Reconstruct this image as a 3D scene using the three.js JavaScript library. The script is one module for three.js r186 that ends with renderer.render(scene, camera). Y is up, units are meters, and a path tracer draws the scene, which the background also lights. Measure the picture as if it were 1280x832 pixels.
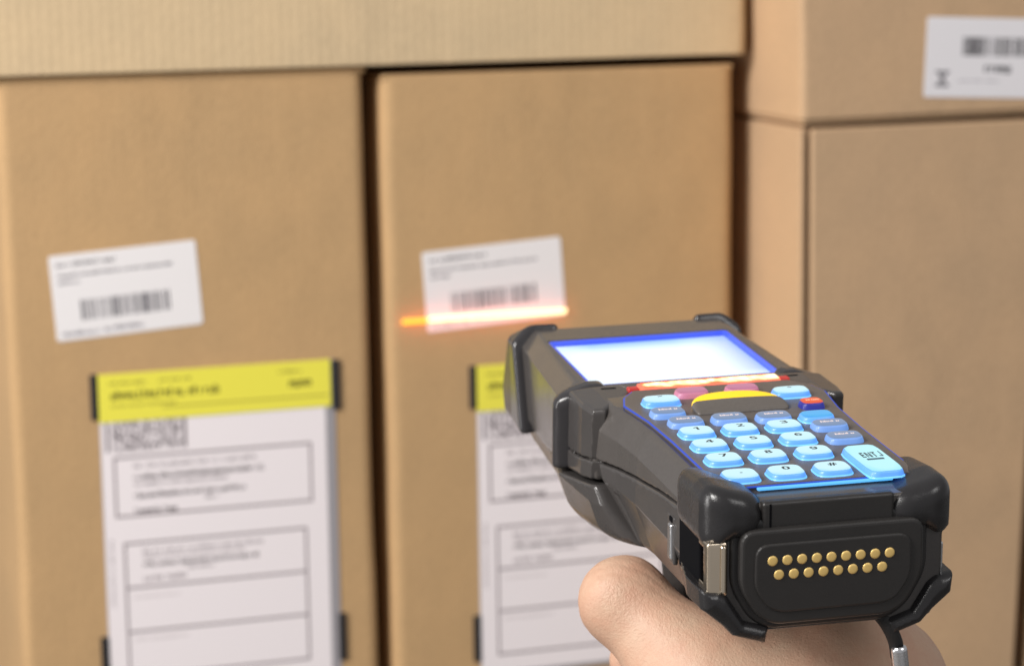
import * as THREE from 'three';
import { RoundedBoxGeometry } from 'three/addons/geometries/RoundedBoxGeometry.js';
import { mergeGeometries } from 'three/addons/utils/BufferGeometryUtils.js';
import { ImprovedNoise } from 'three/addons/math/ImprovedNoise.js';
import { RectAreaLightUniformsLib } from 'three/addons/lights/RectAreaLightUniformsLib.js';

const R = THREE.MathUtils.degToRad;
const scene = new THREE.Scene();

// ---------- camera: long lens looking slightly down on the goods ----------
const camera = new THREE.PerspectiveCamera(15.78, 1024 / 665, 0.05, 60);
camera.position.set(0, 0.527, 0);
camera.rotation.set(R(-9.4), 0, R(-0.8), 'XYZ');
camera.focus = 0.745;
camera.userData.fStop = 15.5;

// ---------- room light: a large softbox high on the left, pale surroundings ----------
RectAreaLightUniformsLib.init();
scene.background = new THREE.Color(0.30, 0.297, 0.30);
function softbox(x, y, z, tx, ty, tz, w, h, power, color) {
  const l = new THREE.RectAreaLight(color, power, w, h);
  l.name = 'softbox'; l.position.set(x, y, z); l.lookAt(tx, ty, tz); scene.add(l);
  return l;
}
softbox(-1.55, 1.75, 0.2, 0.1, 0.36, -1.4, 0.85, 1.0, 27, new THREE.Color(1.0, 0.97, 0.94));
softbox(-1.1, 0.46, -0.66, 0.1, 0.36, -0.76, 0.13, 0.8, 16, new THREE.Color(1.0, 0.97, 0.95));
softbox(1.5, 1.9, 0.6, 0.05, 0.30, -1.2, 0.9, 0.9, 4.4, new THREE.Color(1.0, 0.98, 0.97));

const renderer = new THREE.WebGLRenderer({ antialias: true });
renderer.toneMapping = THREE.LinearToneMapping;
renderer.toneMappingExposure = 1.03;
renderer.shadowMap.enabled = true;

// ---------- helpers ----------
let seed = 7;
const rnd = () => { seed = (seed * 1664525 + 1013904223) % 4294967296; return seed / 4294967296; };
const noise = new ImprovedNoise();
const lin = (r, g, b) => new THREE.Color().setRGB(r, g, b);
const taken = {};
function numbered(n) { const k = taken[n] = (taken[n] ?? -1) + 1; return k ? n + '_' + String(k).padStart(3, '0') : n; }
function tag(o, label, category, group, kind) {
  if (label) o.userData.label = label;
  if (category) o.userData.category = category;
  if (group) o.userData.group = group;
  if (kind) o.userData.kind = kind;
  return o;
}
function thing(name, label, category, group) {
  const g = new THREE.Group(); g.name = numbered(name); scene.add(g);
  return tag(g, label, category, group);
}
function part(name, geo, mat, parent, label) {
  const m = new THREE.Mesh(geo, mat); m.name = name; m.castShadow = m.receiveShadow = true;
  parent.add(m); if (label) m.userData.label = label;
  return m;
}
const MM = 0.001;
// texture coordinates in metres by the face's main direction
function boxUV(g0) {
  const g = g0.index ? g0.toNonIndexed() : g0, p = g.attributes.position, uv = new Float32Array(p.count * 2);
  const a = new THREE.Vector3(), b = new THREE.Vector3(), c = new THREE.Vector3();
  for (let i = 0; i < p.count; i += 3) {
    a.fromBufferAttribute(p, i); b.fromBufferAttribute(p, i + 1).sub(a); c.fromBufferAttribute(p, i + 2).sub(a);
    b.cross(c); const x = Math.abs(b.x), y = Math.abs(b.y), z = Math.abs(b.z);
    for (let k = i; k < i + 3; k++) {
      const X = p.getX(k), Y = p.getY(k), Z = p.getZ(k);
      if (z >= x && z >= y) { uv[2 * k] = X; uv[2 * k + 1] = Y; } else if (x >= y) { uv[2 * k] = Z; uv[2 * k + 1] = Y; } else { uv[2 * k] = X; uv[2 * k + 1] = Z; }
    }
  }
  g.setAttribute('uv', new THREE.BufferAttribute(uv, 2));
  return g;
}
const lerpTable = (t, x) => {   // t: [[x, y], ...] with x falling or rising
  const up = t[0][0] < t[t.length - 1][0];
  for (let i = 0; i < t.length - 1; i++) {
    const [x0, y0] = t[i], [x1, y1] = t[i + 1];
    if (up ? x <= x1 : x >= x1) return y0 + (y1 - y0) * Math.min(1, Math.max(0, (x - x0) / (x1 - x0)));
  }
  return t[t.length - 1][1];
};
const smax = (a, b, k) => { const h = Math.max(k - Math.abs(a - b), 0) / k; return Math.max(a, b) + h * h * k * 0.25; };
const smin = (a, b, k) => -smax(-a, -b, k);
function rbox(x, y, z, cx, cy, cz, hx, hy, hz, r) {
  const qx = Math.abs(x - cx) - hx + r, qy = Math.abs(y - cy) - hy + r, qz = Math.abs(z - cz) - hz + r;
  return Math.hypot(Math.max(qx, 0), Math.max(qy, 0), Math.max(qz, 0)) + Math.min(Math.max(qx, qy, qz), 0) - r;
}
function rrect(u, v, cu, cv, hu, hv, r) {
  const a = Math.abs(u - cu) - hu + r, b = Math.abs(v - cv) - hv + r;
  return Math.hypot(Math.max(a, 0), Math.max(b, 0)) + Math.min(Math.max(a, b), 0) - r;
}
function poly(u, v, P) {
  let d = 1e9, s = 1;
  for (let i = 0, j = P.length - 1; i < P.length; j = i++) {
    const ex = P[j][0] - P[i][0], ey = P[j][1] - P[i][1], wx = u - P[i][0], wy = v - P[i][1];
    const t = Math.min(1, Math.max(0, (wx * ex + wy * ey) / (ex * ex + ey * ey)));
    const bx = wx - ex * t, by = wy - ey * t; d = Math.min(d, bx * bx + by * by);
    const c1 = v >= P[i][1], c2 = v < P[j][1], c3 = ex * wy > ey * wx;
    if ((c1 && c2 && c3) || (!c1 && !c2 && !c3)) s = -s;
  }
  return s * Math.sqrt(d);
}
function capsule(x, y, z, a, b, ra, rb) {
  const bx = b[0] - a[0], by = b[1] - a[1], bz = b[2] - a[2], px = x - a[0], py = y - a[1], pz = z - a[2];
  const t = Math.min(1, Math.max(0, (px * bx + py * by + pz * bz) / (bx * bx + by * by + bz * bz)));
  return Math.hypot(px - bx * t, py - by * t, pz - bz * t) - (ra + (rb - ra) * t);
}
// surface nets over a signed distance in millimetres; returns a smooth-shaded geometry in metres
function sdfGeo(f, lo, hi, cell, noUV) {
  const n = [0, 1, 2].map((k) => Math.ceil((hi[k] - lo[k]) / cell) + 1), [nx, ny, nz] = n;
  const F = new Float32Array(nx * ny * nz), id = new Int32Array(nx * ny * nz).fill(-1);
  const at = (i, j, k) => i + nx * (j + ny * k);
  for (let k = 0; k < nz; k++) for (let j = 0; j < ny; j++) for (let i = 0; i < nx; i++) F[at(i, j, k)] = f(lo[0] + i * cell, lo[1] + j * cell, lo[2] + k * cell);
  const pos = [], nor = [], idx = [], e = cell * 0.25;
  for (let k = 0; k < nz - 1; k++) for (let j = 0; j < ny - 1; j++) for (let i = 0; i < nx - 1; i++) {
    let sx = 0, sy = 0, sz = 0, c = 0, m = 0;
    const v = [];
    for (let q = 0; q < 8; q++) { const w = F[at(i + (q & 1), j + ((q >> 1) & 1), k + (q >> 2))]; v.push(w); if (w < 0) m++; }
    if (m === 0 || m === 8) continue;
    for (let q = 0; q < 8; q++) for (let ax = 0; ax < 3; ax++) {
      const q2 = q | (1 << ax); if (q2 === q) continue;
      if ((v[q] < 0) === (v[q2] < 0)) continue;
      const t = v[q] / (v[q] - v[q2]);
      sx += (q & 1) + (ax === 0 ? t : 0); sy += ((q >> 1) & 1) + (ax === 1 ? t : 0); sz += (q >> 2) + (ax === 2 ? t : 0); c++;
    }
    let x = lo[0] + (i + sx / c) * cell, y = lo[1] + (j + sy / c) * cell, z = lo[2] + (k + sz / c) * cell, gx, gy, gz, l;
    for (let it = 0; it < 2; it++) {
      gx = f(x + e, y, z) - f(x - e, y, z); gy = f(x, y + e, z) - f(x, y - e, z); gz = f(x, y, z + e) - f(x, y, z - e);
      l = Math.hypot(gx, gy, gz) || 1; gx /= l; gy /= l; gz /= l;
      if (it === 0) { const d = Math.max(-cell * 0.5, Math.min(cell * 0.5, f(x, y, z))); x -= gx * d; y -= gy * d; z -= gz * d; }
    }
    id[at(i, j, k)] = pos.length / 3; pos.push(x * MM, y * MM, z * MM); nor.push(gx, gy, gz);
  }
  for (let k = 1; k < nz - 1; k++) for (let j = 1; j < ny - 1; j++) for (let i = 1; i < nx - 1; i++) {
    const s0 = F[at(i, j, k)] < 0;
    const quad = (s1, a, b, c, d) => { if (s0 === s1) return; if (a < 0 || b < 0 || c < 0 || d < 0) return; s0 ? idx.push(a, b, c, a, c, d) : idx.push(a, c, b, a, d, c); };
    quad(F[at(i + 1, j, k)] < 0, id[at(i, j - 1, k - 1)], id[at(i, j, k - 1)], id[at(i, j, k)], id[at(i, j - 1, k)]);
    quad(F[at(i, j + 1, k)] < 0, id[at(i - 1, j, k - 1)], id[at(i - 1, j, k)], id[at(i, j, k)], id[at(i, j, k - 1)]);
    quad(F[at(i, j, k + 1)] < 0, id[at(i - 1, j - 1, k)], id[at(i, j - 1, k)], id[at(i, j, k)], id[at(i - 1, j, k)]);
  }
  const g = new THREE.BufferGeometry();
  g.setAttribute('position', new THREE.Float32BufferAttribute(pos, 3));
  g.setAttribute('normal', new THREE.Float32BufferAttribute(nor, 3));
  g.setIndex(idx);
  return noUV ? g : boxUV(g);
}
function mmBox(cx, cy, cz, sx, sy, sz, r = 0.5, seg = 2) {
  return boxUV(new RoundedBoxGeometry(sx * MM, sy * MM, sz * MM, seg, Math.min(r, sx / 2.01, sy / 2.01, sz / 2.01) * MM).translate(cx * MM, cy * MM, cz * MM));
}
// a flat outline in x, z (mm) raised from y0 to y1 with a small bevel
function plateXZ(P, y0, y1, bevel) {
  const s = new THREE.Shape(P.map(([x, z]) => new THREE.Vector2(x * MM, -z * MM)));
  const g = new THREE.ExtrudeGeometry(s, { depth: (y1 - y0 - 2 * bevel) * MM, bevelEnabled: bevel > 0, bevelThickness: bevel * MM, bevelSize: bevel * MM, bevelOffset: -bevel * MM, bevelSegments: 2, curveSegments: 6 });
  return boxUV(g.rotateX(-Math.PI / 2).translate(0, (y0 + bevel) * MM, 0));
}
function plateXY(P, z0, z1, bevel) {
  const s = new THREE.Shape(P.map(([x, y]) => new THREE.Vector2(x * MM, y * MM)));
  const g = new THREE.ExtrudeGeometry(s, { depth: (z1 - z0 - 2 * bevel) * MM, bevelEnabled: bevel > 0, bevelThickness: bevel * MM, bevelSize: bevel * MM, bevelOffset: -bevel * MM, bevelSegments: 3, curveSegments: 6 });
  return boxUV(g.translate(0, 0, (z0 + bevel) * MM));
}
function roundPoly(P, r, n = 5) {   // rounds the corners of an outline
  const out = [];
  P.forEach((p, i) => {
    const a = P[(i + P.length - 1) % P.length], b = P[(i + 1) % P.length];
    const la = Math.hypot(a[0] - p[0], a[1] - p[1]), lb = Math.hypot(b[0] - p[0], b[1] - p[1]), t = Math.min(r, la * 0.45, lb * 0.45);
    const s = [p[0] + (a[0] - p[0]) / la * t, p[1] + (a[1] - p[1]) / la * t], e = [p[0] + (b[0] - p[0]) / lb * t, p[1] + (b[1] - p[1]) / lb * t];
    for (let k = 0; k <= n; k++) { const u = k / n; out.push([0, 1].map((c) => (1 - u) ** 2 * s[c] + 2 * u * (1 - u) * p[c] + u * u * e[c])); }
  });
  return out;
}

// ---------- procedural textures ----------
function dataTex(size, fn, srgb) {
  const d = new Uint8Array(size * size * 4);
  for (let y = 0; y < size; y++) for (let x = 0; x < size; x++) {
    const c = fn(x / size, y / size, x, y), i = (y * size + x) * 4;
    for (let k = 0; k < 3; k++) d[i + k] = Math.max(0, Math.min(255, (c.length ? c[k] : c) * 255));
    d[i + 3] = 255;
  }
  const t = new THREE.DataTexture(d, size, size, THREE.RGBAFormat, THREE.UnsignedByteType);
  t.wrapS = t.wrapT = THREE.RepeatWrapping; t.magFilter = THREE.LinearFilter; t.minFilter = THREE.LinearMipmapLinearFilter; t.generateMipmaps = true;
  if (srgb) t.colorSpace = THREE.SRGBColorSpace;
  t.needsUpdate = true;
  return t;
}
// tiling noise: blends the noise with itself one period on
function tnoise(u, v, fu, fv, s) {
  const a = (x, y) => noise.noise(x * fu + s, y * fv + s * 1.7, s * 3.1);
  return a(u, v) * (1 - u) * (1 - v) + a(u - 1, v) * u * (1 - v) + a(u, v - 1) * (1 - u) * v + a(u - 1, v - 1) * u * v;
}
function cardboardMaps(ribs, tone) {
  const sp = []; seed = 99 + ribs;
  for (let i = 0; i < 1024 * 1024; i++) sp.push(rnd());
  const map = dataTex(1024, (u, v, x, y) => {
    const big = tnoise(u, v, 5, 5, 1.3) * 0.5 + tnoise(u, v, 17, 13, 4.1) * 0.3, fib = tnoise(u, v, 160, 60, 7.7) * 0.5 + tnoise(u, v, 60, 220, 2.2) * 0.4;
    const rib = ribs * (0.5 * Math.sin(u * Math.PI * 2 * 64 + 1.5 * tnoise(u, v, 6, 3, 3.3)) + 1.1 * tnoise(u, v, 70, 2, 8.8));
    const k = 1 + 0.09 * big + 0.05 * fib + rib * 0.05 + (sp[y * 1024 + x] - 0.5) * 0.05;
    const dark = sp[((y >> 1) * 1024 + (x >> 1))] > 0.9985 ? 0.86 : 1;
    return [tone[0] * k * dark, tone[1] * (k - 0.012 * big) * dark, tone[2] * (k - 0.03 * big) * dark];
  }, true);
  const bump = dataTex(1024, (u, v, x, y) => 0.5 + 0.2 * Math.sin(u * Math.PI * 2 * 64) * ribs + 0.42 * tnoise(u, v, 5, 4, 9.5) + 0.2 * tnoise(u, v, 24, 10, 5.5) + 0.12 * tnoise(u, v, 120, 120, 6.1) + (sp[y * 1024 + x] - 0.5) * 0.1);
  for (const t of [map, bump]) t.repeat.set(1 / 0.4, 1 / 0.4);
  return { map, bump };
}
function cardboard(ribs, tone) {
  const { map, bump } = cardboardMaps(ribs, tone);
  return new THREE.MeshStandardMaterial({ map, bumpMap: bump, bumpScale: 0.0011, roughness: 0.82 });
}
const kraft = cardboard(0.05, [0.750, 0.612, 0.440]);
const kraftPale = cardboard(0.26, [0.82, 0.722, 0.575]);
const kraftGrey = cardboard(0.05, [0.775, 0.645, 0.505]);
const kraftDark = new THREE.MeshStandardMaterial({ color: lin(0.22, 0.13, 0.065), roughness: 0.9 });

const grain = dataTex(256, (u, v, x, y) => 0.5 + 0.35 * tnoise(u, v, 90, 90, 1.9) + 0.2 * tnoise(u, v, 40, 40, 3.9));
grain.repeat.set(1 / 0.02, 1 / 0.02);
const smudge = dataTex(256, (u, v) => { const k = 0.85 + 0.35 * tnoise(u, v, 6, 6, 2.9) + 0.2 * tnoise(u, v, 30, 22, 5.9); return [k, k, k]; });
smudge.repeat.set(1 / 0.07, 1 / 0.07);
const scuff = dataTex(512, (u, v, x, y) => 0.84 + 0.07 * tnoise(u, v, 7, 7, 3.3) + 0.08 * tnoise(u, v, 50, 50, 5.1) + 0.5 * Math.max(0, tnoise(u, v, 110, 110, 9.7) - 0.46) + 0.5 * Math.max(0, 0.02 - Math.abs(tnoise(u, v, 9, 3, 12.1) - 0.2)) * 3);
scuff.repeat.set(1 / 0.06, 1 / 0.06);
const plasticM = (r, g, b, rough, bump = 0.00012) => new THREE.MeshStandardMaterial({ map: scuff, color: lin(r * 1.18, g * 1.18, b * 1.18), roughness: rough, roughnessMap: smudge, bumpMap: grain, bumpScale: bump });
const M = {
  plastic: plasticM(0.056, 0.051, 0.049, 0.23, 0.00003),
  side: plasticM(0.074, 0.066, 0.061, 0.21, 0.00001),
  rubber: plasticM(0.020, 0.019, 0.020, 0.31, 0.00008),
  bumper: plasticM(0.034, 0.032, 0.034, 0.22, 0.00002),
  deck: plasticM(0.115, 0.096, 0.084, 0.42),
  black: plasticM(0.016, 0.015, 0.015, 0.50),
  endplate: plasticM(0.024, 0.022, 0.021, 0.46, 0.00006),
  hole: new THREE.MeshPhysicalMaterial({ color: lin(0.005, 0.005, 0.006), roughness: 0.9, specularIntensity: 0.1 }),
  gold: new THREE.MeshStandardMaterial({ color: lin(0.86, 0.60, 0.21), metalness: 0.35, roughness: 0.5, roughnessMap: smudge }),
  steel: new THREE.MeshStandardMaterial({ color: lin(0.80, 0.68, 0.53), metalness: 1, roughness: 0.22, roughnessMap: smudge }),
  nickel: new THREE.MeshStandardMaterial({ color: lin(0.82, 0.82, 0.84), metalness: 1, roughness: 0.28, roughnessMap: smudge }),
  paper: new THREE.MeshStandardMaterial({ color: lin(0.76, 0.73, 0.74), roughness: 0.6 }),
  tab: new THREE.MeshStandardMaterial({ color: lin(0.022, 0.020, 0.021), roughness: 0.5 }),
  cord: new THREE.MeshStandardMaterial({ color: lin(0.013, 0.012, 0.012), roughness: 0.75, bumpMap: grain, bumpScale: 0.0004 }),
};

// ---------- printed paper ----------
function canvasTex(w, h, draw) {
  const c = document.createElement('canvas'); c.width = w; c.height = h;
  const g = c.getContext('2d'); draw(g, w, h);
  const t = new THREE.CanvasTexture(c); t.colorSpace = THREE.SRGBColorSpace; t.magFilter = THREE.LinearFilter; t.anisotropy = 8;
  return t;
}
// a line of small print too fine to read: strokes grouped as words
function smallPrint(g, x, y, w, h, ink, skew = 0) {
  g.fillStyle = ink;
  let u = 0;
  while (u < w) {
    const word = h * (1.5 + rnd() * 4), end = Math.min(w, u + word);
    for (let s = u; s < end; s += h * 0.62) {
      const tall = rnd() > 0.7 ? 1 : 0.7, yy = y + skew * s;
      g.fillRect(x + s, yy + h * (1 - tall), h * 0.2, h * tall);
      if (rnd() > 0.25) g.fillRect(x + s, yy + h * (rnd() > 0.5 ? 0.35 : 0.87), h * 0.46, h * 0.2);
      if (rnd() > 0.4) g.fillRect(x + s + h * 0.35, yy + h * 0.32, h * 0.18, h * 0.68);
    }
    u = end + h * 0.55;
  }
}
function barcode(g, x, y, w, h, ink) {
  g.fillStyle = ink;
  for (let u = 0; u < w;) { const b = 3 * (1 + Math.floor(rnd() * 4)), s = 3 * (1 + Math.floor(rnd() * 4)); g.fillRect(x + u, y, Math.min(b, w - u), h); u += b + s; }
}
const LABEL_PAPER = '#f0ecec';
function labelPrint(s) {
  return canvasTex(768, 432, (g, w, h) => {
    seed = s; g.fillStyle = LABEL_PAPER; g.fillRect(0, 0, w, h);
    smallPrint(g, 34, 40, 76, 19, '#4a454f'); smallPrint(g, 122, 34, 215, 25, '#2c2832');
    smallPrint(g, 38, 94, 590, 19, '#48434e'); smallPrint(g, 38, 130, 110, 19, '#5a5560');
    barcode(g, 140, 236, 472, 102, '#46424c');
    smallPrint(g, 30, 386, 190, 22, '#5b5664'); smallPrint(g, 250, 382, 200, 22, '#5b5664');
  });
}
const slipPrint = canvasTex(1024, 1448, (g, w, h) => {   // 148 x 210 mm
  seed = 31; const k = w / 148, ln = '#8f8488', ink = '#352a30';
  g.fillStyle = '#f5edef'; g.fillRect(0, 0, w, h);
  // stacked bar symbol, top left
  g.fillStyle = '#756b70';
  g.fillRect(3 * k, 30 * k, 2 * k, 19 * k); g.fillRect(53 * k, 30 * k, 2.2 * k, 19 * k);
  for (let y = 30; y < 49; y += 1.6) for (let x = 7; x < 52; x += 0.55) if (rnd() > 0.5) g.fillRect(x * k, y * k, 0.56 * k, 1.6 * k);
  g.strokeStyle = ln; g.lineWidth = 1.6 * k;
  g.strokeRect(8 * k, 53 * k, 129 * k, 38 * k); g.strokeRect(12.5 * k, 109 * k, 120 * k, 88 * k);
  for (const y of [138, 167]) { g.beginPath(); g.moveTo(12.5 * k, y * k); g.lineTo(132.5 * k, y * k); g.stroke(); }
  for (const [x, y, ww, hh, c] of [[20, 57, 80, 3.4, '#998f93'], [20, 64, 86, 3.6, ink], [20, 69, 60, 3, '#998f93'], [20, 76, 72, 3.6, ink], [66, 81, 8, 2.6, '#8d8388'], [20, 86, 26, 3.6, ink],
    [24, 113, 78, 3, '#998f93'], [24, 117, 66, 2.4, '#998f93'], [24, 121.5, 76, 3.4, ink], [52, 126, 18, 2.6, '#998f93'], [24, 130.5, 26, 3.6, '#8a7f84'],
    [17, 143, 30, 2.2, '#d0c6c8'], [17, 171, 34, 2.2, '#d0c6c8']]) smallPrint(g, x * k, y * k, ww * k, hh * k, c);
  g.save(); g.translate(2.6 * k, 150 * k); g.rotate(-Math.PI / 2); smallPrint(g, 0, 0, 44 * k, 2.4 * k, '#b0a6a9'); g.restore();
});
const bandPrint = canvasTex(1024, 222, (g, w, h) => {    // 148 x 32 mm
  seed = 57; const k = w / 148; g.fillStyle = '#f3ea55'; g.fillRect(0, 0, w, h);
  smallPrint(g, 7 * k, 5 * k, 22 * k, 2.6 * k, '#8d8530'); smallPrint(g, 38 * k, 4.5 * k, 20 * k, 2.6 * k, '#8d8530');
  smallPrint(g, 8 * k, 11.5 * k, 68 * k, 5.4 * k, '#4a4518'); smallPrint(g, 8 * k, 20 * k, 40 * k, 2.4 * k, '#a59c38');
  smallPrint(g, 114 * k, 5 * k, 14 * k, 2.4 * k, '#938a34'); smallPrint(g, 121 * k, 11 * k, 13 * k, 6 * k, '#4a4518');
  g.fillStyle = '#b9b040'; g.fillRect(40 * k, 23.6 * k, 106 * k, 1.3 * k);
});
const farLabelPrint = canvasTex(768, 432, (g, w, h) => {
  seed = 77; g.fillStyle = '#ece9ec'; g.fillRect(0, 0, w, h); const k = w / 95;
  barcode(g, 27 * k, 13 * k, 54 * k, 12.5 * k, '#1a161c'); smallPrint(g, 44 * k, 30 * k, 18 * k, 6.5 * k, '#221e26');
  g.strokeStyle = '#4a464e'; g.lineWidth = 1.4 * k;
  for (const [a, b, c, d] of [[9, 36, 17, 46], [17, 36, 9, 46], [8, 36.5, 18, 36.5], [8, 45.5, 18, 45.5]]) { g.beginPath(); g.moveTo(a * k, b * k); g.lineTo(c * k, d * k); g.stroke(); }
  smallPrint(g, 25 * k, 41 * k, 30 * k, 2 * k, '#b5b0b6');
});
const printM = (map, rough = 0.55) => new THREE.MeshStandardMaterial({ map, roughness: rough });
function sheet(w, h, t, r = 1.5) {    // a thin sheet, print on its front face, millimetres, centre at its back
  const s = new THREE.Shape(roundPoly([[-w / 2, -h / 2], [w / 2, -h / 2], [w / 2, h / 2], [-w / 2, h / 2]], r, 3).map(([x, y]) => new THREE.Vector2(x * MM, y * MM)));
  const g = new THREE.ExtrudeGeometry(s, { depth: t * MM, bevelEnabled: false }), p = g.attributes.position, uv = g.attributes.uv;
  for (let i = 0; i < p.count; i++) uv.setXY(i, p.getX(i) / (w * MM) + 0.5, p.getY(i) / (h * MM) + 0.5);
  return g;
}

// ---------- the goods: cartons stacked as a wall, turned 18 degrees from the lens ----------
const wallTurn = R(18), wallAt = new THREE.Vector3(-0.01274, 0.30039, -1.56703);
const onWall = (x, y, n) => new THREE.Vector3(x * MM, y * MM, n * MM).applyAxisAngle(new THREE.Vector3(0, 1, 0), wallTurn).add(wallAt);
const floorTop = -300;
const floorMap = dataTex(512, (u, v) => { const k = 0.36 + 0.06 * tnoise(u, v, 9, 9, 1.1) + 0.05 * tnoise(u, v, 60, 60, 2.4); return [k, k * 0.985, k * 0.96]; }, true);
floorMap.repeat.set(2, 2);
const floor = part('floor', boxUV(new THREE.BoxGeometry(3, 0.04, 2.4).translate(0, -0.02, -1.3)), new THREE.MeshStandardMaterial({ map: floorMap, roughness: 0.7 }), scene);
tag(floor, 'grey floor under the cartons', null, null, 'structure');

// a carton between x0..x1, y0..y1 with its front at n: folded wall, top and bottom flaps
function carton(x0, x1, y0, y1, front, depth, mat, label, opt = {}) {
  const g = thing('cardboard_box', label, 'box', 'cardboard boxes stacked as a wall');
  const w = x1 - x0, h = y1 - y0, t = 4, r = opt.r ?? 6;
  g.position.copy(onWall((x0 + x1) / 2, y0, front - depth / 2)); g.rotation.set(opt.pitch ?? 0, wallTurn + (opt.turn ?? 0), opt.lean ?? 0, 'YXZ');
  const wallLo = opt.lift ?? t * 0.6, wallHi = h - (opt.drop ?? t * 0.6);
  const ring = (a, b, rr) => roundPoly([[-a, -b], [a, -b], [a, b], [-a, b]], rr, 7).map(([x, y]) => new THREE.Vector2(x * MM, y * MM));
  const s = new THREE.Shape(ring(w / 2, depth / 2, r)); s.holes.push(new THREE.Path(ring(w / 2 - t, depth / 2 - t, r - 2).reverse()));
  // bend the wall outwards a little, as a filled carton does
  const geo = new THREE.ExtrudeGeometry(s, { depth: (wallHi - wallLo) * MM, steps: 24, bevelEnabled: true, bevelThickness: 1.2 * MM, bevelSize: 1.2 * MM, bevelOffset: -1.2 * MM, bevelSegments: 2, curveSegments: 6 });
  geo.rotateX(-Math.PI / 2).translate(0, wallLo * MM, 0);
  const p = geo.attributes.position;
  for (let i = 0; i < p.count; i++) {
    const v = Math.min(1, Math.max(0, (p.getY(i) / MM - wallLo) / (wallHi - wallLo))), wob = 1.1 * noise.noise(x0 * 0.1, v * 3.1, 1.5) + 0.6 * noise.noise(x0, v * 9, 4.5);
    p.setX(i, p.getX(i) + Math.sign(p.getX(i)) * wob * MM + (p.getX(i) > 0 ? (opt.taper ?? 0) * v * MM : 0));
  }
  geo.computeVertexNormals();
  part('carton_wall', boxUV(geo), mat, g);
  const lip = opt.lip ?? 0;
  for (const side of [1, -1]) {
    part('top_flap', mmBox(0, h - t / 2, side * (depth / 4 + 0.15), w - 1.4, t, depth / 2 - 0.6 + lip, 1.9, 3), mat, g);
    part('bottom_flap', mmBox(0, t / 2, side * (depth / 4 - 1), w - 5, t, depth / 2 - 3, 1.6, 3), mat, g);
  }
  part('inner_flap', mmBox(0, h - t * 1.5 - 0.6, 0, w - 14, t, depth - 14, 1), kraftDark, g);
  const put = (m, x, y, tilt, proud) => { m.position.set((x - (x0 + x1) / 2) * MM, (y - y0) * MM, (depth / 2 + proud) * MM); m.rotation.z = R(tilt); return m; };
  return { g, put };
}
function slip(box, dx, dy) {     // delivery note in a clear sleeve with a yellow header and black corner holders
  const cx = -187 + dx, top = -42.5 + dy;
  const sleeve = new THREE.MeshPhysicalMaterial({ color: lin(0.36, 0.34, 0.36), roughness: 0.3 });
  box.put(part('sleeve', sheet(153, 214, 0.5, 1), sleeve, box.g, 'grey edge of the sleeve behind the delivery note'), cx + 1.9, top - 107, 0, 0.15);
  box.put(part('delivery_note', sheet(146, 210, 0.4, 0.6), printM(slipPrint, 0.5), box.g, 'white delivery note with ruled boxes'), cx - 1, top - 106, 0, 0.75);
  box.put(part('header_band', sheet(150.5, 31, 0.4, 0.6), printM(bandPrint, 0.4), box.g, 'yellow header band of the delivery note'), cx + 0.4, top - 15.2, 0, 1.25);
  for (const [x, y, hh] of [[-77.8, -14, 29], [78.8, -17, 33], [-77.8, -186, 32], [78.8, -186, 32]])
    box.put(part('corner_holder', mmBox(0, 0, 0, 5.2, hh, 1.6, 0.6), M.tab, box.g), cx + x + 0.8, top + y, 0, 1.0);
}
const boxLeft = carton(-315.5, -81.8, floorTop, 145, 0, 250, kraft, 'tall kraft carton at the left with a white label and a whole delivery note', { r: 8, drop: 1.5, taper: -3.5 });
boxLeft.put(part('shipping_label', sheet(92.5, 54, 0.35, 2), printM(labelPrint(11)), boxLeft.g, 'white barcode label stuck slightly askew'), -241, 10, 3.6, 0.15);
slip(boxLeft, 0, 0);
const boxMid = carton(-72.5, 173.3, floorTop, 139.5, 0, 255, kraft, 'tall kraft carton in the middle lit by the red scan line', { r: 9, drop: 3.4 });
boxMid.put(part('shipping_label', sheet(96, 53, 0.35, 2), printM(labelPrint(12)), boxMid.g, 'white barcode label under the red scan line'), 1.5, 0, 3.5, 0.15);
slip(boxMid, 249.5, -11.5);
carton(-352, 181, 146.2, 330, 5, 262, kraftPale, 'long pale ribbed carton lying across the top of the two tall ones', { r: 8, lift: 0.8, drop: 1 });
const boxLow = carton(195, 349, floorTop, 102, 62, 292, kraftGrey, 'right hand kraft carton at the bottom with an open seam at its corner', { r: 5, drop: 1.6, taper: 16 });
boxLow.put(part('side_panel', mmBox(0, 0, 0, 4, 399, 300, 1.6, 3), kraftGrey, boxLow.g), 191.6, -99.5, 0, -142);
{ // the front panel stands open along the corner and runs a little out of square to the right
  const g = mmBox(0, 0, 0, 155, 398, 4.6, 2.0, 3), p = g.attributes.position;
  for (let i = 0; i < p.count; i++) if (p.getX(i) > 0) p.setX(i, p.getX(i) + (p.getY(i) / MM + 199) * 0.046 * MM);
  boxLow.put(part('front_panel', g, kraftGrey, boxLow.g), 275.2, -99, 0.2, 7.2);
}
const boxUp = carton(188, 428, 103.4, 330, 74, 300, kraftGrey, 'right hand kraft carton on top with a white label at the picture corner', { r: 5, lift: 4.6, lean: R(0.55) });
boxUp.put(part('shipping_label', sheet(95, 52.5, 0.35, 2), printM(farLabelPrint), boxUp.g, 'white label with a short barcode and a crossed mark'), 325, 142, -3.0, 0.15);
carton(366, 570, floorTop, 101.5, 72, 300, kraftGrey, 'kraft carton at the far right edge, only a sliver in view', { r: 5, drop: 1.6, lean: R(-2.6) });

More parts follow.
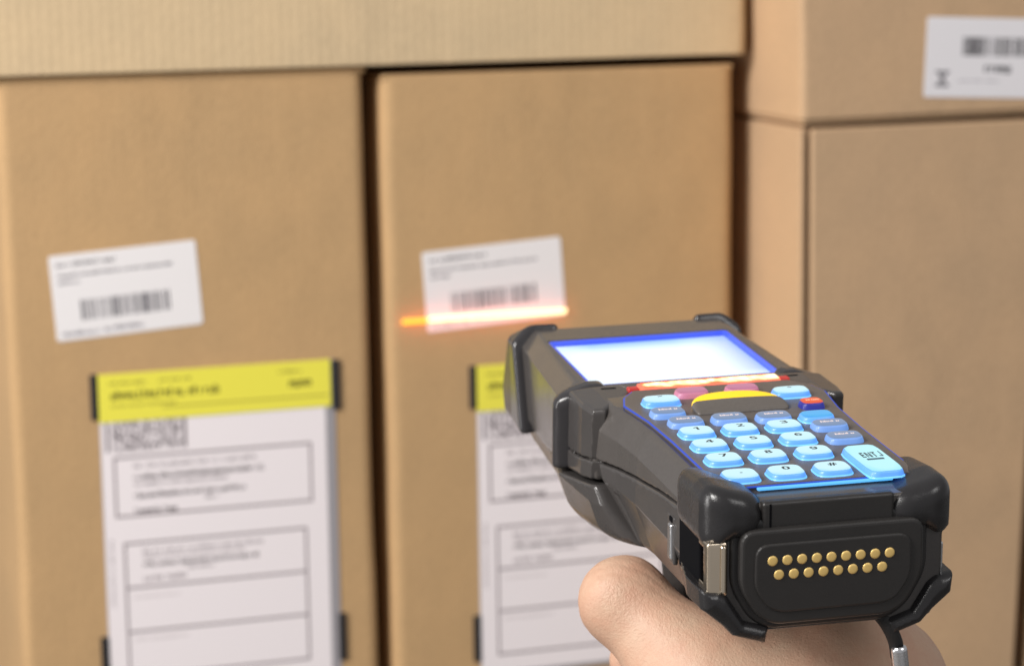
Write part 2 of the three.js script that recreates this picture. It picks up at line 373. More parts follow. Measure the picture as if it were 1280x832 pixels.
// ---------- the red scan line on the middle carton: laser light built as glowing strips ----------
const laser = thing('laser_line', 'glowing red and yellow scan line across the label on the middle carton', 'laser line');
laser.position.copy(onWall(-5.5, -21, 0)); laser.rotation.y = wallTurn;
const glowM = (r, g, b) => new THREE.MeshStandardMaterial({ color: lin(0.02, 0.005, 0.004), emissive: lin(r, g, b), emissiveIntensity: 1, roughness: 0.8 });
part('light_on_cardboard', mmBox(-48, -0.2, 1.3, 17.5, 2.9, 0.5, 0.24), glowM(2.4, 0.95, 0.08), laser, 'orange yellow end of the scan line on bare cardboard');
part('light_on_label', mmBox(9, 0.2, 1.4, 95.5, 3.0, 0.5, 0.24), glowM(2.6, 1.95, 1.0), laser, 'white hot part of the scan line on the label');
{
  const l = new THREE.RectAreaLight(new THREE.Color(1, 0.11, 0.04), 7.5, 0.114, 0.002);
  l.position.set(0, 0, 0.009); l.name = 'laser_glow_light'; laser.add(l);      // added lamp facing the carton, makes the red halo round the line
}

// ---------- the scanner (local millimetres: x to its right, y up, z towards its butt) ----------
const scanner = thing('barcode_scanner', 'dark grey handheld barcode scanner with lit screen and glowing blue keypad', 'scanner');
scanner.position.set(0.0923, 0.36357, -0.69768);
scanner.rotation.set(R(4.512), R(12.515), R(0.901), 'YXZ');

const seamT = [[12, -8], [-24, -10.2], [-46, -12.2], [-67, -15], [-107, -19.5], [-128, -23]];
const seamY = (z) => lerpTable(seamT, z);
const bodySide = [[9, -0.4], [2, 0.4], [-20, 0.9], [-100, 0.9], [-126, -0.6], [-132, -6], [-132, -45], [-100, -47], [-76, -43.5], [-20, -42], [9, -40]].map(([z, y]) => [z, y]);
const bodySection = [[-60, 1.0], [33.0, 1.0], [37.6, -8], [38.4, -24], [32, -42], [20, -60], [-60, -60]];
const bodyW = [[12, -0.6], [-20, 0], [-70, 0.6], [-88, 2.2], [-104, 5], [-130, 5]];
const slotCut = (x, y, z) => Math.min(rbox(x, y, z, 43.6, -22.5, -4, 9, 9.5, 18, 1.5), rbox(x, y, z, -42, -18.5, -7, 9, 8.6, 12, 1.5));
function body(x, y, z) {
  const ax = Math.abs(x) - lerpTable(bodyW, z);
  let d = smax(poly(z, y, bodySide), poly(Math.max(ax, 0.01), y, bodySection), 3.2);
  d = smax(d, -slotCut(x, y, z), 1);
  return d;
}
const beltGap = (y) => -97 + (y + 30) * -0.75;     // where the nose housing meets the grip housing
part('upper_housing', sdfGeo((x, y, z) => smax(body(x, y, z), seamY(z) + 0.35 - y, 0.8), [-46, -26, -135], [46, 4, 12], 1.0), M.side, scanner);
part('lower_housing', sdfGeo((x, y, z) => {
  let d = smax(body(x, y, z), y - seamY(z) + 0.35, 0.8);
  d = smax(d, beltGap(y) + 1.2 - z, 2.5);
  const groove = Math.abs(z - beltGap(y) - 7.5 - (y + 38) * 0.25) - 1.1;
  return smax(d, -Math.max(groove, -(d + 1.6), y + 27), 1.0);
}, [-44, -52, -112], [44, -6, 12], 1.0), M.plastic, scanner);

// head with the screen well
const headSide = [[-118, -1.9], [-138, -1.6], [-221, -1.6], [-227, -7], [-238, -29], [-236, -35], [-180, -36], [-140, -32], [-104, -26], [-104, -10]];
const headSection = [[-60, -1.6], [39.5, -1.6], [45.6, -8], [45.2, -60], [-60, -60]];
function head(x, y, z) {
  const ax = Math.abs(x) + lerpTable([[-225, 3.6], [-145, 0], [-120, 1.5]], z);
  return smax(poly(z, y, headSide), poly(Math.max(ax, 0.01), y, headSection), 2.4);
}
const well = (x, y, z) => Math.max(rrect(x, z, -1.0, -170.6, 34.6, 32.0, 1.6), -5.6 - y);
part('screen_housing', sdfGeo((x, y, z) => smax(head(x, y, z), -well(x, y, z), 0.6), [-50, -50, -250], [50, 2, -100], 1.0), M.side, scanner);
const rimM = new THREE.MeshStandardMaterial({ color: lin(0.03, 0.05, 0.42), roughness: 0.35, emissive: lin(0.035, 0.07, 0.45) });
{ // lining of the well; its blue glow stands for bloom off the screen
  const ring = (o) => roundPoly([[-35.6 + o, -202.6 + o], [33.6 - o, -202.6 + o], [33.6 - o, -138.6 - o], [-35.6 + o, -138.6 - o]], 1.6, 4);
  const s = new THREE.Shape(ring(-0.3).map(([x, z]) => new THREE.Vector2(x * MM, -z * MM))); s.holes.push(new THREE.Path(ring(0.45).map(([x, z]) => new THREE.Vector2(x * MM, -z * MM)).reverse()));
  part('screen_surround', boxUV(new THREE.ExtrudeGeometry(s, { depth: 3.0 * MM, bevelEnabled: false }).rotateX(-Math.PI / 2).translate(0, -5.5 * MM, 0)), rimM, scanner, 'lining around the screen, made to glow blue for the screen bloom');
}
const screenGlow = canvasTex(512, 512, (g) => {
  g.fillStyle = '#f2ffff'; g.fillRect(0, 0, 512, 512);
  for (const [x0, y0, x1, y1, c, w] of [[0, 0, 0, 190, '#8fb8ff', 1], [512, 0, 350, 0, '#9cb4ff', 1], [0, 512, 0, 400, '#d8eeff', 1], [0, 0, 110, 0, '#d4e8ff', 1]]) {
    const gr = g.createLinearGradient(x0, y0, x1, y1); gr.addColorStop(0, c); gr.addColorStop(1, 'rgba(242,255,255,0)'); g.fillStyle = gr; g.fillRect(0, 0, 512, 512);
  }
});
const screenM = new THREE.MeshStandardMaterial({ color: lin(0.03, 0.03, 0.04), roughness: 0.2, emissive: lin(1, 1, 1), emissiveMap: screenGlow, emissiveIntensity: 1.12 });
const screenGeo = mmBox(-1, -5.0, -170.6, 67.6, 1.2, 62.6, 0.3);
{ const p = screenGeo.attributes.position, uv = screenGeo.attributes.uv; for (let i = 0; i < p.count; i++) uv.setXY(i, (p.getX(i) / MM + 1) / 67.6 + 0.5, 0.5 - (p.getZ(i) / MM + 170.6) / 62.6); }
part('screen', screenGeo, screenM, scanner, 'blank white backlit screen');
{
  const l = new THREE.RectAreaLight(new THREE.Color(0.75, 0.88, 1), 0.8, 0.062, 0.058);
  l.name = 'screen_light'; l.position.set(-0.9 * MM, -3.4 * MM, -171 * MM); l.rotation.x = Math.PI / 2; scanner.add(l);
}
// rubber corners at the nose
const noseBumper = (sx) => sdfGeo((x0, y, z) => {
  const x = x0 * sx, o = head(x, y, z) - lerpTable([[0, 2.2], [36, 2.4], [44, 3.6]], x);
  let d = smax(o, z + 221.5 + (y + 1) * 0.42, 2.2);
  d = smax(d, -(x - 27 + Math.max(0, (y + 10)) * 0.0), 2.4);
  return smax(d, -(head(x, y, z) + 1.5), 0.8);
}, sx > 0 ? [20, -50, -252] : [-52, -50, -252], sx > 0 ? [52, 3.5, -200] : [-20, 3.5, -200], 0.9);
part('nose_bumper', noseBumper(-1), M.bumper, scanner); part('nose_bumper', noseBumper(1), M.bumper, scanner);

// shoulders: an outer rubber rib and a cover with a slot, each side
const ribTop = roundPoly([[45.0, -142], [31, -141], [31, -130.5], [45, -130.8], [50.2, -133], [50.2, -138.5]], 3.6, 6);
const coverTop = [[44, -130], [27, -130], [24.5, -121], [31, -112.5], [40.5, -101], [44.6, -103], [45.8, -112], [45.8, -131]];
const creaseY = (z) => lerpTable([[-95, -25], [-116, -28.5], [-140, -32], [-160, -33.5]], z);
for (const sx of [-1, 1]) {
  const lo = (a) => (sx > 0 ? [a, -42, -146] : [-54, -42, -146]), hi = (a) => (sx > 0 ? [54, 3, -94] : [-a, 3, -94]);
  part('shoulder_rib', sdfGeo((x0, y, z) => {
    const x = x0 * sx, lean = (y + 1) * 0.06; let d = smax(poly(x - Math.min(0, (y + 6) * 0.0), z - lean, ribTop), y + 0.6 - Math.min(0, (38 - x) * 0.35), 4.0);
    return smax(d, creaseY(z) + 0.6 - y, 1.6);
  }, lo(26), hi(26), 0.85), M.bumper, scanner);
  const cover = part('shoulder_cover', sdfGeo((x0, y, z) => {
    const x = x0 * sx; let d = smax(poly(x, z - (y + 1) * 0.10, coverTop), y + 0.3 + Math.max(0, (x - 38) * 0.12), 1.8);
    d = smax(d, -(poly(x, z, [[34, -98], [44.0, -98], [44.6, -127.2], [43, -127.6]]) ), 0.01) < 0 ? d : d;
    const seam = Math.max(Math.abs(y - seamY(z) - 0.2) - 0.38, 41.5 - x);
    d = smax(d, -seam, 0.6);
    return smax(d, creaseY(z) + 0.6 - y, 1.4);
  }, lo(20), hi(20), 0.8), M.plastic, scanner);
  const slot = new THREE.CapsuleGeometry(0.75 * MM, 4.2 * MM, 4, 10).rotateZ(Math.PI / 2).scale(1, 0.3, 1).translate(sx * 33 * MM, -0.35 * MM, -125.5 * MM);
  part('screw_slot', slot, M.hole, cover);
}

// nose housing under the head
const noseSide = [[-86, -46], [-95, -48.5], [-124, -54.5], [-174, -59], [-215, -56], [-236, -46], [-240, -30], [-180, -24], [-140, -14], [-116, -12], [-97, -12]];
const noseSection = [[-60, -10], [42.5, -10], [42.5, -33], [39, -44], [32.5, -54], [24, -64], [-60, -90]];
part('nose_housing', sdfGeo((x, y, z) => {
  const ax = Math.abs(x) + lerpTable([[-240, 0.5], [-170, -2.2], [-146, -5.4], [-136, -6.6], [-104, -3.6], [-90, 0]], z);
  let d = smax(poly(z, y, noseSide), poly(Math.max(ax, 0.01), y, noseSection) + 0.6, 11);
  d = smax(d, y - creaseY(z) + 0.7 - (z < -160 ? (z + 160) * 0.03 : 0), 1.0);
  return smax(d, z - beltGap(y) + 0.9, 1.6);
}, [-50, -68, -245], [50, -20, -80], 1.0), M.plastic, scanner);

// key deck with its blue edge light
const half = [[29.5, -2.2], [31.2, -12], [31.3, -30], [31.6, -53], [32.7, -77], [35.4, -97], [33, -106], [28, -113.5]];
const deckLine = (o) => { const r = half.map(([x, z], i) => [x + o, z + (i === 0 ? o : 0)]); return [...r.map(([x, z]) => [-x + 0.2, z]), ...r.reverse().map(([x, z]) => [x, z])]; };
part('edge_light', plateXZ(deckLine(0.22), 1.0, 1.42, 0), new THREE.MeshStandardMaterial({ color: lin(0.02, 0.04, 0.25), roughness: 0.4, emissive: lin(0.016, 0.05, 0.36) }), scanner, 'thin blue light line around the key deck');
part('key_deck', plateXZ(deckLine(-0.3), -0.6, 1.75, 0.3), M.deck, scanner);
part('front_light', mmBox(0.6, 0.95, -0.6, 42.5, 0.8, 1.5, 0.3), new THREE.MeshStandardMaterial({ color: lin(0.05, 0.1, 0.3), roughness: 0.4, emissive: lin(0.10, 0.50, 1.0) }), scanner, 'bright cyan light strip at the near edge of the deck');

// keys
const legends = [['1', 0], ['2', 0], ['3', 0], ['4', 0], ['5', 0], ['6', 0], ['7', 0], ['8', 0], ['9', 0], ['.', 0], ['0', 0], ['#', 0], ['ENT', 1], ['', 2], ['~', 3], ['^', 0], ['~', 4], ['', 5]];
const CELL = 128;
const atlas = (lit) => canvasTex(CELL * 5, CELL * 4, (g) => {
  g.fillStyle = '#000'; g.fillRect(0, 0, CELL * 5, CELL * 4);
  legends.forEach(([t, kind], i) => {
    const x = (i % 5) * CELL, y = Math.floor(i / 5) * CELL; seed = 500 + i;
    const bg = lit ? ['#cdf4fd', '#bdf6fd', '#55b4f2', '#8094b4', '#f0602c', '#c87f9c'][kind] : '#1c2228';
    const gr = g.createRadialGradient(x + 64, y + 58, 8, x + 64, y + 64, 92); gr.addColorStop(0, bg); gr.addColorStop(0.62, bg); gr.addColorStop(1, lit ? ['#92dcf8', '#98ebfb', '#3b98ee', '#6a90cc', '#d8461a', '#b0607e'][kind] : '#1c2228');
    g.fillStyle = gr; g.fillRect(x, y, CELL, CELL);
    g.fillStyle = lit ? '#0a1622' : '#06080a'; g.textAlign = 'center'; g.textBaseline = 'middle';
    if (t === '~') { const c = kind === 4 ? '#f4b49a' : '#cdb8b0'; smallPrint(g, x + 28, y + 52, 74, kind === 4 ? 26 : 24, c); }
    else if (t === '^') { g.font = 'bold 40px sans-serif'; g.fillRect(x + 56, y + 34, 16, 12); }
    else if (t === 'ENT') { g.font = 'bold 32px sans-serif'; g.fillText('ENT', x + 56, y + 54); g.lineWidth = 4; g.strokeStyle = '#1a2c3c'; g.beginPath(); g.moveTo(x + 104, y + 40); g.lineTo(x + 104, y + 62); g.lineTo(x + 92, y + 62); g.stroke(); g.strokeRect(x + 34, y + 74, 60, 3); }
    else { g.font = 'bold 58px sans-serif'; g.fillText(t, x + 66, y + 56); }
  });
});
const litAtlas = atlas(true), darkAtlas = atlas(false);
const skirtM = new THREE.MeshStandardMaterial({ color: lin(0.10, 0.22, 0.5), roughness: 0.3, emissive: lin(0.065, 0.25, 0.74) });
const glowRimM = new THREE.MeshStandardMaterial({ color: lin(0.1, 0.25, 0.5), roughness: 0.3, emissive: lin(0.14, 0.52, 0.98) });
const skirtDim = new THREE.MeshStandardMaterial({ color: lin(0.14, 0.2, 0.36), roughness: 0.3, emissive: lin(0.075, 0.20, 0.50) });
const capM = new THREE.MeshStandardMaterial({ map: darkAtlas, emissiveMap: litAtlas, emissive: lin(1, 1, 1), emissiveIntensity: 0.96, roughness: 0.35 });
// rounded key: rings from the foot up to a pillowed top; the cap is a piece of its own
function ringKey(w, d, N = 32) {
  const out = [];
  for (let i = 0; i < N; i++) { const a = i / N * Math.PI * 2, c = Math.cos(a), s = Math.sin(a), n = d > 15 ? 7 : 3.8; const m = Math.pow(Math.abs(c) ** n + Math.abs(s) ** n, -1 / n); out.push([c * m * w / 2, s * m * d / 2]); }
  return out;
}
function loft(rings, cap, capUV) {
  const pos = [], uv = [], idx = [], N = rings[0].pts.length;
  rings.forEach(({ pts, y }) => pts.forEach(([x, z]) => { pos.push(x * MM, y * MM, z * MM); uv.push(capUV ? capUV(x, z)[0] : x * MM, capUV ? capUV(x, z)[1] : z * MM); }));
  for (let r = 0; r < rings.length - 1; r++) for (let i = 0; i < N; i++) { const a = r * N + i, b = r * N + (i + 1) % N; idx.push(a, a + N, b, b, a + N, b + N); }
  if (cap !== undefined) { const c = pos.length / 3; pos.push(0, cap * MM, 0); uv.push(...(capUV ? capUV(0, 0) : [0, 0])); const o = (rings.length - 1) * N; for (let i = 0; i < N; i++) idx.push(o + i, c, o + (i + 1) % N); }
  const g = new THREE.BufferGeometry(); g.setAttribute('position', new THREE.Float32BufferAttribute(pos, 3)); g.setAttribute('uv', new THREE.Float32BufferAttribute(uv, 2)); g.setIndex(idx); g.computeVertexNormals();
  return g;
}
function key(x, z, w, d, cell, skirt, h = 2.0, name = 'key', label) {
  const y0 = 1.7, u0 = (cell % 5) / 5, v0 = 1 - (Math.floor(cell / 5) + 1) / 4;
  const k = part(name, loft([{ pts: ringKey(w + 1.2, d + 1.2), y: 0 }, { pts: ringKey(w + 1.1, d + 1.1), y: 0.5 }, { pts: ringKey(w + 0.5, d + 0.5), y: h * 0.75 }, { pts: ringKey(w, d), y: h }], h - 0.3), skirt, scanner, label);
  const cuv = (px, pz) => [u0 + (0.5 + px / (w + 0.2) * 0.98) / 5, v0 + (0.5 - pz / (d + 0.2) * 0.98) / 4];
  part('key_cap', loft([{ pts: ringKey(w, d), y: h }, { pts: ringKey(w - 0.7, d - 0.7), y: h + 0.34 }, { pts: ringKey(w - 2.0, d - 2.0), y: h + 0.46 }, { pts: ringKey((w - 2) * 0.5, (d - 2) * 0.5), y: h + 0.50 }], h + 0.50, cuv), capM, k);
  if (skirt === skirtM) part('key_glow_rim', loft([{ pts: ringKey(w + 1.6, d + 1.6), y: -0.1 }, { pts: ringKey(w + 1.5, d + 1.5), y: 0.3 }, { pts: ringKey(w + 0.9, d + 0.9), y: 0.5 }], undefined), glowRimM, k);  // backlight spill round the key base, put in as a glowing ring
  k.position.set(x * MM, y0 * MM, z * MM);
  return k;
}
const cols = [-22.4, -8.0, 6.7], rows = [-56.2, -41.7, -26.3, -8.9];
rows.forEach((z, r) => cols.forEach((x, c) => { const i = r * 3 + c, s = r * -0.3; key(x + s, z, 10.3, r === 3 ? 8.8 : 8.4, i, skirtM, 1.8); }));
key(20.1, -12.5, 10.6, 26.5, 12, skirtM, 2.2, 'enter_key', 'tall cyan enter key');
for (const [x, z, c] of [[-25, -80.2, 14], [-22.4, -68.2, 14], [-7.8, -68.4, 14], [6.7, -66.6, 14], [21, -53.2, 14], [20.7, -38.8, 14]]) key(x, z, 10.6, 7.4, c, skirtDim);
key(20.4, -63.6, 10.2, 7.2, 13, skirtM);
key(-23.2, -94.2, 11.6, 7.6, 15, skirtM); key(22.1, -94, 11.6, 7.6, 15, skirtM);
for (const x of [-10.3, 7.4]) key(x, -102, 10.4, 6.6, 17, new THREE.MeshStandardMaterial({ color: lin(0.35, 0.16, 0.24), roughness: 0.35, emissive: lin(0.26, 0.06, 0.10) }));  // pink stands for red light from the bar, put into both keys
key(23.9, -78.4, 7, 6.2, 16, new THREE.MeshStandardMaterial({ color: lin(0.02, 0.02, 0.12), roughness: 0.35, emissive: lin(0.012, 0.018, 0.2) }), 2.2, 'power_key', 'small red key on a dark blue foot');
// the long yellow scan key: dome behind, grey sloping front
const scanF = (x, y, z) => {
  const e = Math.cbrt(Math.abs((x - 0.6) / 16.2) ** 3 + Math.abs((z + 78) / 17.4) ** 3) * 17 - 17;
  return smax(smax(smax(e, z + 77.5, 1.5), Math.max(y - 4.8 + (x * x) * 0.003, 1.2 - y), 1.8), (z + 77.5) * 0.34 + (y - 2.2) * 0.94, 1.2);
};
const scanKey = part('scan_key', sdfGeo((x, y, z) => smax(scanF(x, y, z), z + 87.0, 0.5), [-20, 0, -103], [21, 11, -74], 0.6), new THREE.MeshStandardMaterial({ color: lin(0.86, 0.56, 0.015), roughness: 0.38, emissive: lin(0.42, 0.27, 0.0), bumpMap: grain, bumpScale: 0.00005 }), scanner, 'long yellow crescent key');  // emissive added to brighten the yellow; this key is no lamp
part('key_front', sdfGeo((x, y, z) => smax(scanF(x, y, z), -86.7 - z, 0.5), [-20, 0, -103], [21, 11, -74], 0.6), plasticM(0.12, 0.105, 0.092, 0.45), scanKey, 'grey sloping front of the yellow key');

// red aiming light bar between screen and keys
const ledM = new THREE.MeshStandardMaterial({ color: lin(0.25, 0.03, 0.02), roughness: 0.3, emissive: lin(1.3, 0.22, 0.12) });
const led = part('led_bar', mmBox(1, 0.8, -118.2, 50, 1.8, 8.4, 0.8), ledM, scanner, 'glowing red orange light bar above the keys');
const ledMap = canvasTex(512, 64, (g, w, h) => {        // lamps of uneven strength behind a red lens
  seed = 808; g.fillStyle = '#e8401c'; g.fillRect(0, 0, w, h);
  for (let i = 0; i < 15; i++) {
    const x = 18 + i * 34 + rnd() * 10, y = 22 + rnd() * 16, r = 30 + rnd() * 30, gr = g.createRadialGradient(x, y, 2, x, y, r);
    gr.addColorStop(0, rnd() > 0.35 ? '#fff6d8' : '#ffd9a0'); gr.addColorStop(0.5, 'rgba(255,222,160,0.8)'); gr.addColorStop(1, 'rgba(255,70,30,0)');
    g.fillStyle = gr; g.fillRect(0, 0, w, h);
  }
});
const ledGeo = mmBox(1.5, 1.62, -118.8, 48.5, 0.6, 6.0, 0.28);
{ const p = ledGeo.attributes.position, uv = ledGeo.attributes.uv; for (let i = 0; i < p.count; i++) uv.setXY(i, (p.getX(i) / MM - 1.5) / 48.5 + 0.5, (p.getZ(i) / MM + 118.8) / 6 + 0.5); }
part('led_core', ledGeo, new THREE.MeshStandardMaterial({ color: lin(0.3, 0.1, 0.05), roughness: 0.3, emissive: lin(1, 1, 1), emissiveMap: ledMap, emissiveIntensity: 2.3 }), led);
for (const x of [-26.2, 27.8]) part('led_end', mmBox(x, 0.7, -118.4, 4, 1.6, 3.4, 0.6), new THREE.MeshStandardMaterial({ color: lin(0.2, 0.02, 0.02), roughness: 0.3, emissive: lin(0.36, 0.015, 0.01) }), led);
{
  const l = new THREE.RectAreaLight(new THREE.Color(1, 0.16, 0.08), 7, 0.05, 0.004);
  l.name = 'led_light'; l.position.set(1 * MM, 3.6 * MM, -118.5 * MM); l.rotation.set(Math.PI / 2 - 0.9, 0, 0); l.rotation.x = -Math.PI / 2 + Math.PI; scanner.add(l);
}

// butt end: corner boots, end panel, connector plate with contacts
const C0 = -1.5;
// positive outside, negative inside the region kept clear above the deck
function insideDeck(u, y, z) {
  const d2 = ((u - 30.4) * 19 + (z + 20) * 11) / 21.95;
  return Math.max(d2, 0.2 - y, -60 - z);
}
for (const sx of [-1, 1]) {
  const f = (x, y, z) => {
    const u = (x - C0) * sx;
    const top = sx < 0 ? 5.6 : 3.4, low = (sx < 0 ? -13.5 : -14.5) + Math.min(0, (u - 34) * -0.0) - Math.max(0, u - 32) * 0.28 + (u < 30 ? 2.2 : (1 - Math.min(1, (u - 30) / 4)) * 2.2);
    let d = smax(rrect(u, z, sx < 0 ? 28.6 : 28.2, -7, sx < 0 ? 9.9 : 11.4, 19, 8.8), Math.max(y - top - Math.min(0, 0.26 * (u - 36)) + Math.max(0, -z - 4) * 0.10, low - y), 6.5);
    d = smax(d, -insideDeck(u, y, z), 1.8);
    return d;
  };
  part('upper_boot', sdfGeo(f, sx < 0 ? [-44, -16, -30] : [14, -16, -30], sx < 0 ? [-18, 11, 15] : [41, 11, 15], 0.8), M.rubber, scanner);
  const leg = [[40.2, -23.5], [39.6, -30], [30, -40.6], [20.0, -44], [18.8, -38.5], [26.6, -36], [31.6, -28], [34.6, -25.5]];
  part('lower_boot', sdfGeo((x, y, z) => {
    const u = (x - C0) * sx - lerpTable([[12, -0.6], [-4, 0], [-30, -5]], z);
    return smax(poly(u, y + (sx > 0 ? 1.2 : 0) + Math.max(0, u - 33) * 0.25, leg), Math.max(z - 12.2, -30 - z), 4.6);
  }, sx < 0 ? [-46, -47, -50] : [12, -47, -50], sx < 0 ? [-15, -18, 15] : [42, -18, 15], 0.8), M.rubber, scanner);
}
part('end_panel', mmBox(C0 - 0.6, -4.2, 8.6, 41, 9.0, 4, 1.2, 3), M.endplate, scanner);
for (const x of [-20.2]) part('panel_seam', mmBox(x, -4.2, 10.55, 0.7, 8.0, 0.3, 0.12), M.hole, scanner);
const plateLine = (o) => roundPoly([[-29.4 + o, -6.2 - o], [29.4 - o, -6.2 - o], [29.6 - o, -25], [24 - o * 0.8, -34.5 + o * 0.6], [18.5 - o * 0.5, -38 + o], [-18.5 + o * 0.5, -38 + o], [-24 + o * 0.8, -34.5 + o * 0.6], [-29.6 + o, -25]].map(([x, y]) => [x + C0, y]), 4.5, 5);
part('plate_surround', plateXY(plateLine(-1.2), 2, 10.2, 1.2), M.black, scanner);
const plate = part('connector_plate', plateXY(plateLine(1.1), 8, 13.2, 1.1), M.endplate, scanner);
part('contact_panel', plateXY(plateLine(5.2), 12, 14, 0.7), M.endplate, plate);
const pinGeo = new THREE.LatheGeometry([[0, 0.42], [0.9, 0.41], [1.34, 0.34], [1.53, 0.16], [1.57, 0]].map(([r, h]) => new THREE.Vector2(r * MM, h * MM)).reverse(), 18).rotateX(Math.PI / 2);
for (let i = 0; i < 17; i++) {
  const r = i < 9 ? 0 : 1, k = r ? i - 9 : i, m = part('contact_pin', pinGeo, M.gold, plate);
  m.position.set((r ? -18.5 + k * 4.58 : -20.5 + k * 4.54) * MM, (r ? -20.9 - 0.05 * k : -16.5 - 0.07 * k) * MM, 13.9 * MM);
}
// metal fittings
const bracket = part('strap_bracket', sdfGeo((x, y, z) => {
  const d = rbox(x, y, z, -36.0, -19.4, 5.4, 3.2, 8.4, 4.6, 0.9);
  return smax(d, -rbox(x, y, z, -40, -19, 3.4, 4.6, 5.6, 2.6, 0.5), 0.3);
}, [-41, -30, -1], [-30, -9, 12], 0.5), M.steel, scanner, 'shiny metal strap bracket at the left corner');
part('bracket_bar', new THREE.CapsuleGeometry(1.05 * MM, 13.2 * MM, 6, 16).translate(-34.3 * MM, -19.4 * MM, 9.9 * MM), M.steel, bracket);
part('recess_shade', mmBox(-37.9, -18.6, -9.0, 2.4, 18, 21, 0.8), M.hole, scanner);  // black block in the slot, standing for the shade inside it
part('bracket_foot', mmBox(-38.6, -27.2, -5, 2.0, 1.4, 22, 0.6), M.steel, bracket);
part('side_contact', mmBox(-38.3, -23.6, -30.6, 1.6, 11.5, 3.4, 0.7), M.nickel, scanner);
part('side_contact_frame', mmBox(-37.6, -23, -31.2, 1.6, 15.5, 7.4, 0.7), M.plastic, scanner);
part('side_contact_hole', mmBox(-38.1, -16.4, -30.2, 1.2, 1.8, 3.2, 0.4), M.hole, scanner);
part('right_bracket', mmBox(34.2, -24.4, 4, 3.2, 13.5, 6, 0.8), M.nickel, scanner, 'pale metal bracket at the right corner');
// pistol grip
part('grip', sdfGeo((x, y, z) => {
  const t = (-46 - y) / 90, zc = -101 + t * 26, d = rrect(x, z, 0, zc, 18.5 - 3 * t, 23 - 2 * t, 10);
  return smax(d, Math.max(y + 40, -138 - y), 4);
}, [-22, -140, -130], [22, -38, -50], 1.4), M.black, scanner, 'black pistol grip held in the fist');
part('trigger', sdfGeo((x, y, z) => smax(rrect(x, z, 0, -128 + (y + 70) * (y + 70) * 0.006, 7, 6, 4), Math.max(y + 56, -88 - y), 3), [-10, -92, -140], [10, -52, -112], 1.2), M.plastic, scanner);

// ---------- wrist strap hanging from the butt ----------
const strap = thing('wrist_strap', 'black wrist strap with a silver clip hanging under the scanner butt', 'strap');
strap.position.copy(scanner.position); strap.rotation.copy(scanner.rotation);
{
  const c = new THREE.CatmullRomCurve3([[16.5, -39.5, 7], [18.2, -42.5, 8.8], [20.6, -47.5, 8.4], [22.0, -53, 7.2]].map(([x, y, z]) => new THREE.Vector3(x * MM, y * MM, z * MM)));
  const g = new THREE.TubeGeometry(c, 24, 2.2 * MM, 12); 
  part('cord', boxUV(g), M.cord, strap);
  const c2 = new THREE.CatmullRomCurve3([[22.0, -53, 7.2], [22.8, -60, 6], [24, -74, 4], [26, -96, 2]].map(([x, y, z]) => new THREE.Vector3(x * MM, y * MM, z * MM)));
  part('cord', boxUV(new THREE.TubeGeometry(c2, 24, 1.9 * MM, 12)), new THREE.MeshStandardMaterial({ color: lin(0.12, 0.065, 0.04), roughness: 0.7 }), strap, 'brown tube standing for shaded skin beside the clip');  // skin in shade, its darkness put into the colour of a tube
  const tube = new THREE.LatheGeometry([[1.5, -18], [2.3, -18], [2.5, -17.2], [2.5, -1.4], [2.2, -0.4], [1.5, 0]].map(([r, h]) => new THREE.Vector2(r * MM, h * MM)), 20).rotateZ(R(8)).translate(21.2 * MM, -48.5 * MM, 9.6 * MM);
  part('clip', tube, M.nickel, strap, 'silver metal clip');
}

// ---------- the hand round the grip: one continuous body ----------
const bones = [
  [[30, -140, 55], [16, -104, 8], 34, 27], [[16, -104, 8], [27, -85, -40], 27, 27], [[27, -85, -40], [24, -76, -88], 26, 16],
  [[8, -102, -14], [-17, -82, -48], 21, 16.5], [[-17, -82, -48], [-40.8, -59.8, -77], 16, 13.6],
  [[24, -91, -40], [-20, -87, -46], 19, 15], [[6, -92, -54], [-26, -78, -60], 14, 12],
];
const thumb = [[[-40.8, -59.8, -77], [-36, -72, -106], 13.4, 11.2], [[-36, -72, -106], [-27, -84, -128], 11.4, 8.6]];
const fingers = [
  [[[24, -80, -92], [25, -84, -134], 11.5, 10], [[25, -84, -134], [2, -88, -149], 9.6, 8.8], [[2, -88, -149], [-15, -90, -140], 8.6, 7.4]],
  [[[24, -98, -90], [25, -103, -128], 11.5, 10], [[25, -103, -128], [-2, -106, -136], 9.8, 9], [[-2, -106, -136], [-27, -97, -116], 9, 8.2]],
  [[[24, -116, -84], [24, -122, -118], 11, 9.6], [[24, -122, -118], [-4, -124, -126], 9.6, 8.8], [[-4, -124, -126], [-24, -120, -104], 8.8, 7.6]],
  [[[22, -132, -76], [20, -138, -104], 10, 8.4], [[20, -138, -104], [-4, -140, -110], 8.4, 7.6], [[-4, -140, -110], [-20, -136, -94], 7.6, 6.6]],
];
const palm = [[[24, -76, -88], [22, -132, -72], 13, 12], [[21, -84, -42], [18, -120, -40], 24, 20]];
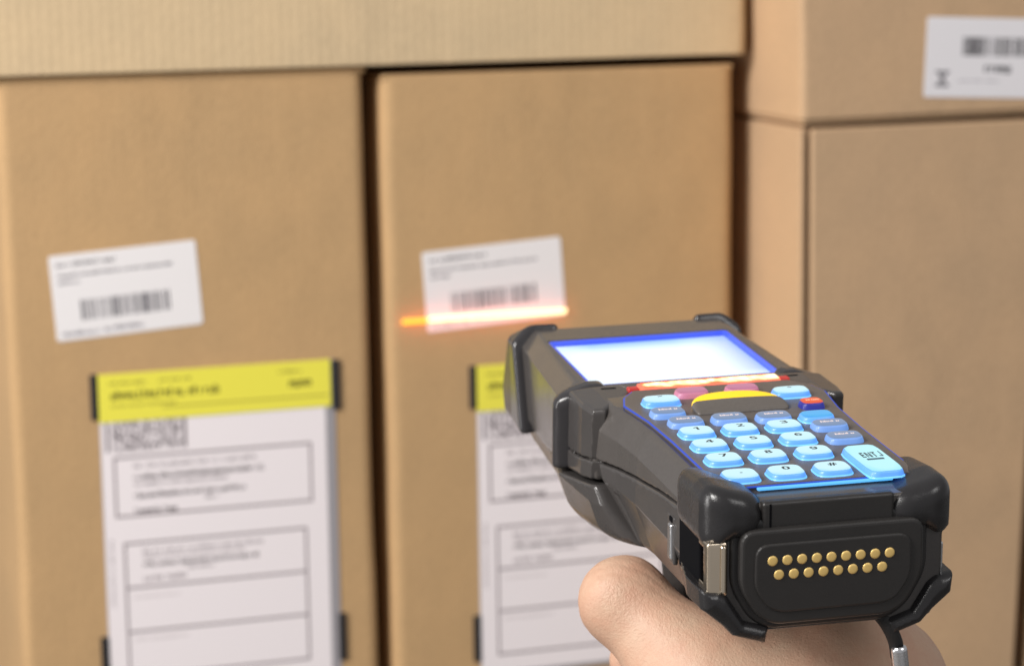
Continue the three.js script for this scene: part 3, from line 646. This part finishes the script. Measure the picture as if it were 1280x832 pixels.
function handF(x, y, z) {
  let d = 1e9;
  for (const [a, b, r, q] of bones) d = smin(d, capsule(x, y, z, a, b, r, q), 16);
  for (const [a, b, r, q] of palm) d = smin(d, capsule(x, y, z, a, b, r, q), 12);
  let t = 1e9; for (const [a, b, r, q] of thumb) t = smin(t, capsule(x, y, z, a, b, r, q), 5);
  d = smin(d, t, 7);
  for (const f of fingers) { let e = 1e9; for (const [a, b, r, q] of f) e = smin(e, capsule(x, y, z, a, b, r, q), 3); d = smin(d, e, 2.2); }
  const kx = x + 40.5, ky = y + 58.8, kz = z + 77;            // folds of skin over the knuckle and where the thumb leaves the palm
  const fold = (s, w) => Math.exp(-(((kz * 0.86 - kx * 0.5 + 2.2 * noise.noise(x * 0.12, y * 0.12, s)) - s) ** 2) / w);
  const near = Math.exp(-(kx * kx + ky * ky + kz * kz) / 420);
  d += near * 0.28 * (fold(4, 0.9) + fold(8.5, 1.1) + 0.8 * fold(0, 0.8));
  d += 0.4 * noise.noise(x * 0.06, y * 0.06, z * 0.06) + 0.08 * noise.noise(x * 0.22, y * 0.22, z * 0.22);
  return d;
}
const handGeo = sdfGeo(handF, [-66, -200, -166], [72, -34, 96], 1.9);
{ // blood under the skin: a little redder at the finger ends and over the knuckle
  const p = handGeo.attributes.position, c = new Float32Array(p.count * 3);
  for (let i = 0; i < p.count; i++) {
    const x = p.getX(i) / MM, y = p.getY(i) / MM, z = p.getZ(i) / MM;
    const far = Math.min(1, Math.max(0, (-88 - z) / 22)), kn = Math.exp(-((x + 45) ** 2 + (y + 58) ** 2 + (z + 82) ** 2) / 260);
    const m = 0.9 * noise.noise(x * 0.07, y * 0.07, z * 0.07) + 0.6 * noise.noise(x * 0.25, y * 0.25, z * 0.25), red = Math.min(1, 0.55 * far + 0.35 * kn);
    c[i * 3] = 1 - 0.02 * red + 0.02 * m; c[i * 3 + 1] = 1 - 0.20 * red - 0.05 * m; c[i * 3 + 2] = 1 - 0.24 * red - 0.07 * m;
  }
  handGeo.setAttribute('color', new THREE.BufferAttribute(c, 3));
}
const skinMap = dataTex(512, (u, v, x, y) => {
  const m = 0.6 * tnoise(u, v, 9, 9, 1.4) + 0.5 * tnoise(u, v, 34, 34, 3.4) + 0.45 * tnoise(u, v, 110, 110, 6.2), f = Math.max(0, tnoise(u, v, 60, 60, 8.3) - 0.42) * 1.6;
  return [0.975 - 0.03 * m - f * 0.18, 0.945 - 0.08 * m - f * 0.34, 0.925 - 0.085 * m - f * 0.36];
}, true);
skinMap.repeat.set(1 / 0.045, 1 / 0.045);
const pores = dataTex(512, (u, v) => 0.5 + 0.3 * tnoise(u, v, 70, 55, 1.1) + 0.25 * tnoise(u, v, 150, 130, 2.7) - 0.35 * Math.max(0, tnoise(u, v, 34, 12, 6.6)) ** 2);
pores.repeat.set(1 / 0.05, 1 / 0.05);
const skin = new THREE.MeshPhysicalMaterial({ map: skinMap, color: lin(0.57, 0.384, 0.276), vertexColors: true, roughness: 0.55, bumpMap: pores, bumpScale: 0.00026, sheen: 0.15, sheenRoughness: 0.5, sheenColor: lin(0.9, 0.5, 0.4) });
const hand = part('hand', handGeo, skin, scene);
hand.position.copy(scanner.position); hand.rotation.copy(scanner.rotation);
tag(hand, 'bare right hand gripping the pistol grip below the scanner', 'hand');

renderer.render(scene, camera);
